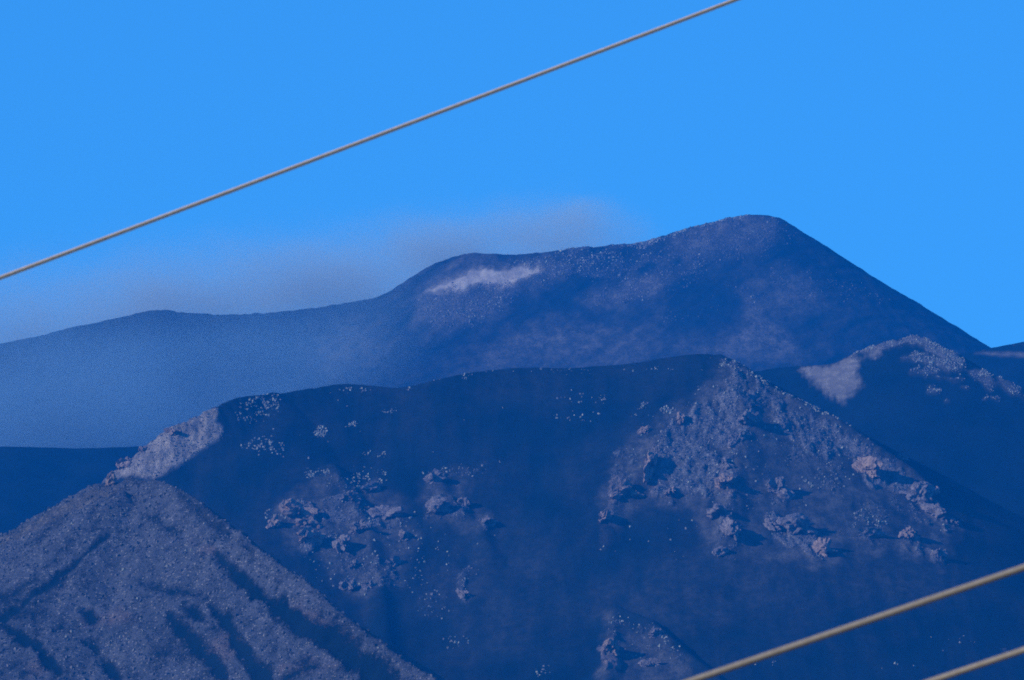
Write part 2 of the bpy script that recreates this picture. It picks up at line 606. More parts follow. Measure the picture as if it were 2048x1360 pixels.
near = grid_mesh('hill', xs, ys, ZA, {'rock': rockA * (1 - 0.75 * rim), 'scree': rim, 'rust': 0.45 * rust}, M_near)
tag(near, 'stony purple brown cone in the lower left, streaked with black ash gullies', 'hill', kind='structure')
gridA = (xs, ys, ZA, rockA, G)

# ---- middle ridge mesh
xs = axis(-375, 395, 1.35, -3500, 3500); ys = axis(5760, 6530, 1.6, 3300, 8000)
X, Y = np.meshgrid(xs, ys)
face = [([(200, 985, 30), (240, 945, 40), (300, 908, 40), (338, 864, 40), (372, 849, 40), (432, 818, 30), (440, 828), (432, 845), (448, 860), (440, 882), (415, 895), (400, 907), (360, 936), (330, 952), (295, 964)], 1.0, 1.0)]
rocks = [
    ([(560, 1005), (610, 1000), (655, 1030), (645, 1062), (600, 1050), (560, 1035)], 0.75, 2),
    ([(640, 1000), (680, 985), (760, 1010), (800, 1020), (810, 1045), (790, 1060), (740, 1055), (690, 1060), (660, 1100), (640, 1080)], 0.62, 3),
    ([(655, 950), (690, 955), (740, 975), (770, 995), (745, 1000), (700, 985), (665, 985), (630, 1000)], 0.50, 3),
    ([(600, 1060), (635, 1060), (640, 1100), (615, 1115), (600, 1105)], 0.8, 2),
    ([(655, 1070), (710, 1080), (740, 1110), (790, 1130), (800, 1160), (780, 1180), (740, 1185), (700, 1190), (690, 1160), (660, 1130)], 0.58, 4),
    ([(790, 1055), (815, 1060), (815, 1095), (800, 1100)], 0.55, 2),
    ([(845, 955), (880, 950), (930, 940), (990, 938), (960, 950), (900, 962), (870, 985), (850, 975)], 0.55, 2),
    ([(845, 1000), (880, 985), (915, 1000), (940, 1020), (930, 1040), (880, 1045), (850, 1045)], 0.62, 3),
    ([(955, 1040), (985, 1040), (992, 1060), (965, 1068)], 0.62, 2),
    ([(925, 1140), (950, 1125), (958, 1150), (935, 1165), (928, 1180), (945, 1222), (925, 1212), (905, 1165)], 0.55, 2),
    ([(830, 1195), (868, 1190), (876, 1225), (860, 1245), (840, 1215)], 0.42, 3),
    ([(885, 1275), (925, 1282), (930, 1295), (900, 1292)], 0.40, 3),
    # right buttress
    ([(1430, 720), (1460, 715), (1500, 742), (1545, 785), (1590, 808), (1570, 830), (1540, 820), (1500, 800), (1450, 790), (1440, 760), (1460, 750)], 0.72, 4),
    ([(1540, 840), (1600, 830), (1640, 900), (1620, 940), (1570, 930), (1545, 890)], 0.56, 5), ([(1590, 930), (1660, 940), (1700, 1000), (1640, 1000)], 0.42, 5), ([(1760, 985), (1830, 1010), (1880, 1060), (1820, 1050)], 0.55, 4),
    ([(1440, 775), (1500, 770), (1535, 805), (1520, 850), (1490, 895), (1475, 920), (1480, 965), (1450, 1000), (1400, 1000), (1360, 1005), (1330, 1010), (1300, 1000), (1290, 955), (1305, 900), (1330, 850), (1370, 815), (1410, 800)], 0.74, 6),
    ([(1535, 800), (1600, 812), (1680, 850), (1740, 888), (1800, 928), (1855, 980), (1890, 1020), (1905, 1062), (1885, 1058), (1850, 1030), (1820, 1000), (1780, 990), (1740, 970), (1715, 930), (1670, 915), (1640, 930), (1610, 910), (1570, 880), (1545, 850)], 0.74, 6),
    ([(1295, 880), (1325, 870), (1325, 930), (1310, 985), (1290, 980), (1290, 920)], 0.72, 4),
    ([(1225, 905), (1275, 895), (1285, 925), (1250, 930), (1260, 960), (1240, 985), (1270, 990), (1268, 1010), (1240, 1015), (1225, 1050), (1200, 1045), (1205, 990), (1225, 950)], 0.60, 3),
    ([(1335, 960), (1350, 960), (1352, 1020), (1330, 1018)], 0.75, 2),
    ([(1430, 930), (1470, 925), (1470, 1000), (1445, 1005)], 0.75, 2),
    ([(1410, 1010), (1450, 1005), (1480, 1050), (1475, 1110), (1450, 1130), (1430, 1080)], 0.58, 3),
    ([(1525, 960), (1560, 960), (1585, 1000), (1570, 1020), (1530, 1005)], 0.52, 3),
    ([(1525, 1020), (1560, 1035), (1610, 1055), (1640, 1080), (1655, 1110), (1640, 1130), (1600, 1105), (1560, 1095), (1535, 1065)], 0.75, 3),
    ([(1700, 915), (1735, 910), (1750, 945), (1758, 985), (1740, 985), (1720, 950)], 0.80, 2),
    ([(1640, 930), (1690, 930), (1690, 980), (1655, 990)], 0.52, 3),
    ([(1700, 1005), (1770, 1005), (1785, 1045), (1740, 1055), (1705, 1040)], 0.50, 3),
    ([(1665, 1060), (1720, 1068), (1765, 1085), (1760, 1095), (1700, 1080)], 0.60, 2),
    ([(1800, 1040), (1825, 1060), (1830, 1085), (1880, 1110), (1895, 1135), (1860, 1130), (1805, 1100)], 0.66, 2),
    ([(1845, 990), (1870, 990), (1905, 1060), (1890, 1065)], 0.85, 2),
    # low knoll at the bottom
    ([(1212, 1240), (1240, 1226), (1300, 1256), (1350, 1300), (1395, 1345), (1370, 1355), (1320, 1310), (1270, 1290), (1240, 1260), (1230, 1310), (1240, 1345), (1200, 1345), (1205, 1300)], 0.50, 3),
    ([(1195, 1300), (1235, 1290), (1240, 1340), (1210, 1350)], 0.75, 2),
    ([(1280, 1330), (1330, 1315), (1390, 1350), (1300, 1370)], 0.45, 3),
    ([(2000, 1298), (2012, 1300), (2024, 1312), (2015, 1312)], 0.6, 1),
]
rk = hillB.field(X, Y, rocks)
fc = hillB.field(X, Y, face, wob=(5, 1.3))
tuft = hillB.field(X, Y, [
    ([(468, 802), (500, 792), (545, 788), (562, 797), (555, 832), (520, 848), (500, 835), (480, 820)], 0.5, 2.0),
    (((528, 893, 46, 20),), 0.42, 3), (((640, 866, 14, 12),), 1.0, 1), (((705, 849, 8, 7),), 0.9, 1), (((500, 840, 30, 10),), 0.6, 1.5),
    (((715, 783, 32, 5),), 0.9, 1), (((797, 777, 22, 6),), 1.0, 1), (((930, 756, 16, 5),), 0.9, 1), (((775, 825, 18, 4),), 0.8, 1),
    (((632, 950, 26, 10),), 0.9, 1), (((730, 955, 45, 22),), 0.40, 2), (((750, 910, 26, 8),), 0.4, 2), (((560, 1030, 35, 16),), 0.4, 2),
    ([(1262, 832), (1300, 798), (1308, 800), (1275, 838)], 0.95, 1), (((1332, 822, 18, 10),), 0.8, 1), (((1170, 800, 60, 14),), 0.16, 3), (((1150, 835, 50, 20),), 0.16, 3),
    ([(1420, 716), (1470, 716), (1520, 745), (1600, 800), (1590, 808), (1520, 770), (1460, 735)], 0.65, 2),
    ([(1595, 796), (1650, 822), (1700, 852), (1698, 858), (1645, 832), (1595, 805)], 0.9, 0.6), (((1400, 778, 8, 4),), 0.9, 1), (((1460, 732, 22, 7),), 0.7, 1),
    (((1120, 742, 300, 5),), 0.25, 1), (((900, 950, 60, 14),), 0.35, 3), (((985, 930, 30, 8),), 0.25, 2), (((870, 1210, 40, 40),), 0.16, 3), (((910, 1285, 30, 14),), 0.35, 2),
    (((1240, 1240, 30, 14),), 0.5, 2), ([(1240, 1228), (1310, 1258), (1360, 1305), (1345, 1305), (1290, 1262)], 0.6, 1.5), (((1900, 1280, 50, 30),), 0.06, 4), (((1800, 1340, 40, 15),), 0.10, 3),
    (((1530, 1340, 40, 20),), 0.15, 3), (((1090, 1345, 30, 14),), 0.25, 2), (((1300, 1300, 60, 30),), 0.14, 3), (((1740, 1040, 40, 26),), 0.4, 3), (((1650, 960, 50, 30),), 0.25, 3),
    (((700, 860, 260, 90),), 0.012, 6), (((1300, 1080, 120, 50),), 0.04, 5), (((1500, 900, 250, 130),), 0.10, 6), (((760, 1110, 160, 80),), 0.12, 6),
])
up = np.clip(rk, 0, 1)
qy = Y * 0.42
crag = ridged(X / 17 + 0.8 * fbm(X / 30, qy / 30, 3, 79), qy / 26, 5, 81)
crag2 = ridged(X / 5.0, qy / 6.0, 3, 82)
gate = sstep(0.30, 0.72, up * 0.85 + 0.35 * fbm(X / 11, qy / 15, 4, 83))
ZB = hB(X, Y) + gate * up * (7.5 * crag + 1.8 * crag2 + 3.0 * blocks(X / 7, qy / 9, 86) + 1.5 * blocks(X / 3.2, qy / 3.6, 88) - 4.6) + fc * (1.6 * ridged(X / 10, qy / 8, 4, 84) + 1.5 * blocks(X / 5, qy / 5, 89) - 1.0) + 0.12 * fbm(X / 5, Y / 5, 2, 85) + 0.7 * ridged(X / 15, Y / 130, 3, 78) * (1 - gate)
rockB = np.clip(up * (0.50 + 0.45 * gate + 1.3 * (crag - 0.52)), 0, 1)
rustB = hillB.field(X, Y, [(((600, 1040, 45, 45),), 1.0, 4), (((1300, 940, 25, 50),), 0.6, 4), (((1455, 960, 20, 40),), 0.7, 4), (((1225, 1320, 30, 40),), 0.8, 4), (((1870, 1000, 20, 40),), 0.6, 4), (((1730, 930, 20, 25),), 0.7, 3), (((1225, 1000, 30, 70),), 0.5, 4), (((470, 1170, 10, 10),), 0.5, 4)])
wash_and_haze = hillB.field(X, Y, [
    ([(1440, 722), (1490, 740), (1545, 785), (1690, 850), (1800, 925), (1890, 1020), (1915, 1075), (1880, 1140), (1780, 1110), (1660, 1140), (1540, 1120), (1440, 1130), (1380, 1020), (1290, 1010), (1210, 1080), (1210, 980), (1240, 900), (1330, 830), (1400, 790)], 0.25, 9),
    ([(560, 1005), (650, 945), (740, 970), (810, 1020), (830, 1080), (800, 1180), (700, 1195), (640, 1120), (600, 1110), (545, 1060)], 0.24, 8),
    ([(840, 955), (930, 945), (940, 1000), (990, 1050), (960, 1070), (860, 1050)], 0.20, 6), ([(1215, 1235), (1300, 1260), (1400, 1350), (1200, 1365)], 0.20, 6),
    (((1420, 1190, 260, 70),), 0.07, 22), (((1000, 1180, 140, 120),), 0.05, 22), (((1750, 1160, 200, 60),), 0.06, 20), (((900, 1180, 60, 60),), 0.08, 12),  # soft haze over the lower slopes, painted into the ground as faint scree
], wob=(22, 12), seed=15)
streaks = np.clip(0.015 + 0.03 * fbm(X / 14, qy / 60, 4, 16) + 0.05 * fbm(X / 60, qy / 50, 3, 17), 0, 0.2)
wash_and_haze = np.clip(wash_and_haze * (0.75 + 1.4 * fbm(X / 16, qy / 30, 5, 18, 0.6)) + streaks, 0, 1)
middle = grid_mesh('hill', xs, ys, ZB, {'rock': np.maximum(rockB, fc * 0.55), 'scree': np.maximum(fc * np.clip(0.78 + 0.55 * fbm(X / 9, qy / 9, 5, 19, 0.6), 0.3, 0.95), wash_and_haze), 'rust': rustB * 0.8}, M_mid)
tag(middle, 'long black ash ridge in the middle with rocky spurs breaking through', 'hill', kind='structure')
gridB = (xs, ys, ZB, rockB, tuft, fc)

# ---- right hill mesh
xs = axis(170, 560, 2.0, -2500, 4000); ys = axis(6330, 7215, 3.0, 4500, 8800)
X, Y = np.meshgrid(xs, ys)
scr = hillC.field(X, Y, [([(1600, 738), (1640, 733), (1685, 722), (1705, 712), (1722, 722), (1716, 745), (1722, 775), (1700, 790), (1688, 806), (1655, 790), (1630, 768)], 0.68, 4.0),
                         ([(1725, 705), (1760, 690), (1765, 712), (1740, 716)], 0.5, 3)], wob=(7, 4), streak=4.0)
rkC = hillC.field(X, Y, [
    ([(1695, 716), (1750, 690), (1825, 670), (1850, 676), (1900, 702), (1935, 728), (1925, 738), (1885, 722), (1850, 700), (1815, 690), (1770, 702)], 0.72, 2.5),
    ([(1795, 718), (1850, 708), (1880, 715), (1925, 740), (1900, 748), (1860, 735), (1820, 722)], 0.60, 3), (((1850, 745, 32, 9),), 0.5, 3),
    (((1868, 783, 12, 5),), 0.6, 2), (((1880, 757, 18, 4),), 0.45, 2), (((1912, 760, 16, 5),), 0.5, 2), (((1930, 777, 8, 4),), 0.5, 2),
    ([(1935, 742), (1970, 742), (1990, 765), (1985, 785), (1970, 778)], 0.60, 2.5), ([(1990, 745), (2048, 770), (2048, 800), (2010, 785)], 0.58, 3), (((1995, 798, 10, 4),), 0.5, 2), (((1970, 800, 6, 4),), 0.5, 2),
    (((1862, 775, 10, 3),), 0.4, 2), (((1895, 803, 5, 3),), 0.5, 1.5), (((2000, 1305, 24, 8),), 0.5, 2), (((1960, 1110, 20, 20),), 0.15, 3),
])
ZC = hC(X, Y) + rkC * (2.5 * ridged(X / 14, Y * 0.4 / 14, 4, 101) + 1.0 * ridged(X / 5, Y * 0.4 / 5, 3, 102)) + scr * 0.7 * ridged(X / 9, Y / 60, 3, 103)
rightC = grid_mesh('hill', xs, ys, ZC, {'rock': rkC, 'scree': np.maximum(scr, 0.25 * rkC), 'rust': 0.3 * scr}, M_mid)
tag(rightC, 'pointed ash hill at the right edge with pale rock along its crest', 'hill', kind='structure')
gridC = (xs, ys, ZC, rkC)

# ---- far right ridge, dark shoulder
xs = axis(420, 700, 3.0, -500, 4000); ys = axis(8000, 8320, 5.0, 6200, 9800)
X, Y = np.meshgrid(xs, ys)
st = hillF.field(X, Y, [([(1950, 707), (2000, 705), (2060, 706), (2060, 715), (2000, 713)], 0.42, 3)], wob=(7, 2))
rf = hillF.field(X, Y, [(((1965, 699, 12, 3),), 0.7, 2), (((1925, 704, 12, 2),), 0.6, 2), (((2040, 690, 18, 3),), 0.5, 2)])
ridgeF = grid_mesh('hill', xs, ys, hF(X, Y), {'rock': rf, 'scree': st, 'rust': rf * 0}, M_mid)
tag(ridgeF, 'low dark ridge with a pale strip at the right edge of the picture', 'hill', kind='structure')
xs = axis(-720, -150, 4.0, -4500, 2500); ys = axis(7000, 7620, 6.0, 4500, 9500)
X, Y = np.meshgrid(xs, ys)
shoulder = grid_mesh('hill', xs, ys, hD(X, Y), {'rock': 0.16 * sstep(0.0, 0.6, fbm(X / 40, Y * .3 / 40, 4, 111)), 'scree': X * 0, 'rust': X * 0}, M_mid)
tag(shoulder, 'dark ash shoulder behind the near cone at the left edge', 'hill', kind='structure')

# ---- summit cone mesh
xs = axis(-720, 760, 3.0, -4500, 4500); ys = axis(9010, 9530, 3.4, 6000, 12500)
X, Y = np.meshgrid(xs, ys)
sc = hillE.field(X, Y, [
    ([(835, 592), (890, 560), (950, 540), (1080, 532), (1095, 548), (1060, 566), (980, 580), (890, 592)], 0.85, 8),
    ([(820, 600), (880, 560), (960, 530), (1100, 525), (1130, 545), (1060, 575), (960, 590), (880, 610)], 0.30, 16),
    ([(880, 545), (930, 515), (990, 513), (1000, 522), (950, 540)], 0.22, 10), ([(1150, 600), (1260, 565), (1330, 545), (1340, 575), (1250, 610), (1180, 618)], 0.22, 10),
    ([(1440, 440), (1550, 440), (1560, 470), (1480, 500), (1380, 510), (1340, 490)], 0.20, 16), ([(1500, 570), (1620, 560), (1660, 620), (1560, 650)], 0.14, 22),
    ([(1360, 700), (1500, 600), (1540, 640), (1580, 700), (1440, 715)], 0.15, 22), ([(960, 700), (1100, 650), (1300, 660), (1400, 700), (1200, 735), (900, 750)], 0.13, 26), (((690, 700, 80, 50),), 0.12, 26),
    ([(830, 600), (1000, 580), (1010, 620), (900, 660), (830, 650)], 0.22, 12),
], wob=(30, 14))
re_ = hillE.field(X, Y, [
    ([(840, 600), (900, 575), (1060, 560), (1100, 520), (1200, 500), (1300, 495), (1340, 520), (1280, 545), (1200, 570), (1130, 560), (1060, 590), (1000, 620), (940, 655), (870, 660), (830, 630)], 0.50, 6),
    ([(1150, 590), (1250, 560), (1330, 530), (1420, 520), (1400, 580), (1260, 612), (1170, 612)], 0.42, 6),
    ([(1270, 490), (1350, 468), (1480, 436), (1560, 440), (1600, 480), (1520, 530), (1400, 540), (1300, 530)], 0.42, 8),
    ([(1130, 500), (1290, 487), (1330, 478), (1300, 492), (1150, 508)], 0.6, 2), ([(1400, 560), (1700, 560), (1800, 620), (1500, 640)], 0.28, 14),
    ([(1300, 600), (1440, 590), (1460, 640), (1330, 690)], 0.30, 10),
], wob=(25, 9))
yq = Y * 0.4
sc = np.clip(sc + 0.055 + 0.13 * fbm((X * 0.9 + yq * 0.45) / 70, (yq * 0.9 - X * 0.45) / 13, 5, 126, 0.6) * sstep(-300, -100, X), 0, 1)
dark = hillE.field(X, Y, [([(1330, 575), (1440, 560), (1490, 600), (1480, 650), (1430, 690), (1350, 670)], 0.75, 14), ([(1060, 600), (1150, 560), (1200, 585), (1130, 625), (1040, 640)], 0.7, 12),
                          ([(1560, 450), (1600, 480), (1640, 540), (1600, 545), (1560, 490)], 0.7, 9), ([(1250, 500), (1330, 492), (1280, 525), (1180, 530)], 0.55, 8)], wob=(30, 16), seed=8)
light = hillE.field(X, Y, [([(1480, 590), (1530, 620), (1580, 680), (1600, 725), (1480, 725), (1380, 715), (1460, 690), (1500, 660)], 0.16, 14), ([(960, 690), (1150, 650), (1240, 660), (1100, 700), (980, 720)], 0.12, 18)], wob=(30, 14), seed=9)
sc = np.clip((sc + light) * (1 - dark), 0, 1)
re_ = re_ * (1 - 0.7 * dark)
ZE = hE(X, Y) + re_ * (3.0 * ridged(X / 26, Y * 0.4 / 26, 4, 121) + 1.2 * ridged(X / 9, Y * 0.4 / 9, 3, 122)) + 2.4 * ridged(X / 34 + 0.4 * fbm(X / 60, Y / 60, 2, 125), Y / 120, 5, 123) + 0.9 * fbm(X / 9, Y / 16, 3, 124)
summit = grid_mesh('mountain', xs, ys, ZE, {'rock': re_, 'scree': sc, 'rust': 0.4 * sc}, M_far)
tag(summit, 'rounded volcanic summit cone at the back with a long hazy left shoulder', 'mountain', kind='structure')
gridE = (xs, ys, ZE, re_)


# ------------------------------------------------------------------ stones
rng = np.random.default_rng(7)
random.seed(7)
ICO = None


def ico(sub):
    bm = bmesh.new()
    bmesh.ops.create_icosphere(bm, subdivisions=sub, radius=1.0)
    bm.verts.ensure_lookup_table()
    v = np.array([p.co[:] for p in bm.verts])
    f = np.array([[p.index for p in q.verts] for q in bm.faces])
    bm.free()
    return v, f


def sample(grid, w, n, box):
    """n random spots on a terrain grid, chosen by weight"""
    xs, ys, Z = grid[:3]
    ix = np.where((xs > box[0]) & (xs < box[1]))[0]; iy = np.where((ys > box[2]) & (ys < box[3]))[0]
    x0, x1, y0, y1 = ix[0], ix[-1], iy[0], iy[-1]
    W = np.clip(w[y0:y1, x0:x1], 0, None).reshape(-1)
    c = np.cumsum(W); c /= c[-1]
    k = np.searchsorted(c, rng.random(n))
    j, i = np.divmod(k, x1 - x0)
    j += y0; i += x0
    u, v = rng.random(n), rng.random(n)
    z = (Z[j, i] * (1 - u) * (1 - v) + Z[j, i + 1] * u * (1 - v) + Z[j + 1, i] * (1 - u) * v + Z[j + 1, i + 1] * u * v)
    return np.stack([xs[i] + u * (xs[i + 1] - xs[i]), ys[j] + v * (ys[j + 1] - ys[j]), z], -1)


BOXV = np.array([[-1, -1, -1], [1, -1, -1], [1, 1, -1], [-1, 1, -1], [-1, -1, 1], [1, -1, 1], [1, 1, 1], [-1, 1, 1]], float) * 0.62
BOXF = np.array([[0, 3, 2, 1], [4, 5, 6, 7], [0, 1, 5, 4], [1, 2, 6, 5], [2, 3, 7, 6], [3, 0, 4, 7]])


def rubble(name, P, size, shade, label):
    n = len(P)
    V = np.repeat(BOXV[None], n, 0) + rng.uniform(-0.34, 0.34, (n, 8, 3))
    V[:, 4:, :2] *= rng.uniform(0.35, 0.9, (n, 1, 1))
    V *= (size[:, None] * rng.uniform(0.75, 1.3, (n, 3)))[:, None, :]
    a = rng.uniform(0, 2 * np.pi, n); ca, sa = np.cos(a), np.sin(a)
    x = V[:, :, 0] * ca[:, None] - V[:, :, 1] * sa[:, None]
    y = V[:, :, 0] * sa[:, None] + V[:, :, 1] * ca[:, None]
    V = np.stack([x, y, V[:, :, 2] * 0.9], -1) + P[:, None, :] + np.array([0, 0, 0.15]) * size[:, None, None]
    F = (BOXF[None] + (np.arange(n) * 8)[:, None, None]).reshape(-1, 4)
    me = raw_mesh(name, V.reshape(-1, 3), F, False)
    at_ = me.attributes.new('shade', 'FLOAT', 'POINT')
    at_.data.foreach_set('value', np.repeat(shade, 8).astype(np.float32))
    me.materials.append(M_stone)
    o = bpy.data.objects.new(name, me)
    col.objects.link(o)
    return tag(o, label, 'rubble', kind='stuff')


xs, ys, ZA, rockA, G = gridA
P = sample(gridA, np.clip(rockA - 0.2, 0, 1) ** 2.2, 34000, (-390, 12, 4505, 5004))
sz = 0.32 + 1.25 * rng.random(len(P)) ** 6
sh = np.clip(rng.normal(0.42, 0.22, len(P)), 0, 0.86); sh[rng.random(len(P)) < 0.012] = 0.93
rubble('rubble', P, sz, sh, 'loose brown stones covering the near cone')
xs, ys, ZB, rockB, tuft, fc = gridB
P = sample(gridB, rockB ** 2 * (0.25 + 0.75 * sstep(-0.1, 0.4, fbm(*[a / 9 for a in np.meshgrid(xs, ys * 0.42)], 3, 87))) + 0.12 * fc, 12000, (-380, 400, 5780, 6520))
sz = 0.45 + 0.8 * rng.random(len(P)) ** 3
sh = np.clip(rng.normal(0.5, 0.2, len(P)), 0, 0.88); sh[rng.random(len(P)) < 0.04] = 0.95
rubble('rubble', P, sz, sh, 'broken purple rock fragments on the spurs of the middle ridge')
P = sample(gridB, tuft ** 1.4 * sstep(-0.25, 0.35, fbm(*[a / 6 for a in np.meshgrid(xs, ys * 0.42)], 3, 95)), 1900, (-380, 400, 5780, 6530))
sz = 0.45 + 1.1 * rng.random(len(P)) ** 2.2
rubble('rubble', P, sz, 0.80 + 0.2 * rng.random(len(P)), 'pale flecks of stone sprinkled over the black ash of the middle ridge')
P = sample(gridC, gridC[3] ** 2 * sstep(-0.3, 0.4, fbm(*[a / 12 for a in np.meshgrid(gridC[0], gridC[1] * 0.4)], 4, 98)), 1500, (170, 560, 6900, 7216))
rubble('rubble', P, 0.5 + 0.8 * rng.random(len(P)) ** 3, np.clip(rng.normal(0.85, 0.14, len(P)), 0.3, 1), 'pale stones along the crest of the pointed right hill')
P = sample(gridE, gridE[3] ** 2 * sstep(-0.5, 0.5, fbm(*[a / 28 for a in np.meshgrid(gridE[0], gridE[1] * 0.5)], 4, 97)), 4200, (-200, 500, 9200, 9532))
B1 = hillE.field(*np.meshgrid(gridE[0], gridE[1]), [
    ([(1120, 503), (1210, 496), (1290, 488), (1420, 450), (1490, 436), (1480, 441), (1420, 455), (1300, 493), (1200, 502)], 1.0, 2),  # extra pale stones that paint the rim-lit line of the crest
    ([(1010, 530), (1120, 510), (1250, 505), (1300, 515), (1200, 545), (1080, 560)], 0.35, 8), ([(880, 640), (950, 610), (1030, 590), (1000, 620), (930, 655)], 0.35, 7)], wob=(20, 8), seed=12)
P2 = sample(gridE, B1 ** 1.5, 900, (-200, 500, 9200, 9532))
rubble('rubble', P2, 0.7 + 1.1 * rng.random(len(P2)) ** 3, np.clip(rng.normal(0.88, 0.1, len(P2)), 0.5, 1), 'pale stones edging the summit crater rim, some painting its sunlit edge')
rubble('rubble', P, 0.6 + 1.2 * rng.random(len(P)) ** 6, np.clip(rng.normal(0.55, 0.2, len(P)), 0, 0.92), 'bright boulders and stones sprinkled high on the summit cone')


# ------------------------------------------------------------------ rock outcrops: each a thing
def height(grid, x, y):
    xs, ys, Z = grid[:3]
    i = int(np.clip(np.searchsorted(xs, x) - 1, 0, len(xs) - 2)); j = int(np.clip(np.searchsorted(ys, y) - 1, 0, len(ys) - 2))
    u = (x - xs[i]) / (xs[i + 1] - xs[i]); v = (y - ys[j]) / (ys[j + 1] - ys[j])
    return Z[j, i] * (1 - u) * (1 - v) + Z[j, i + 1] * u * (1 - v) + Z[j + 1, i] * (1 - u) * v + Z[j + 1, i + 1] * u * v


IV4, IF4 = ico(4)
IV3, IF3 = ico(3)
IV2, IF2 = ico(2)


def crag_mesh(name, seed, size, rough=0.36, base=(IV4, IF4), mat=None):
    """a fractured lump of lava: an uneven body broken into blocks, each with its own facet"""
    V, F = base
    g = np.random.default_rng(seed)
    r = np.full(len(V), 0.62)
    for n, amp in ((9, 0.42), (34, 0.34), (150, 0.20)):
        S = g.normal(size=(n, 3)); S /= np.linalg.norm(S, axis=1)[:, None]
        S *= g.uniform(0.75, 1.0, (n, 1))
        c = np.argmin(((V[:, None] - S[None]) ** 2).sum(-1), 1)
        h = g.uniform(-0.5, 0.5, n); tl = g.normal(0, 0.55, (n, 3))
        r = r + amp * rough / 0.36 * (h[c] + ((V - S[c]) * tl[c]).sum(1))
    r = np.clip(r + g.normal(0, 0.015, len(V)), 0.3, 1.15)
    out = V * r[:, None] * np.array(size)
    me = raw_mesh(name, out, F, False)
    me.materials.append(mat or M_crag)
    return me


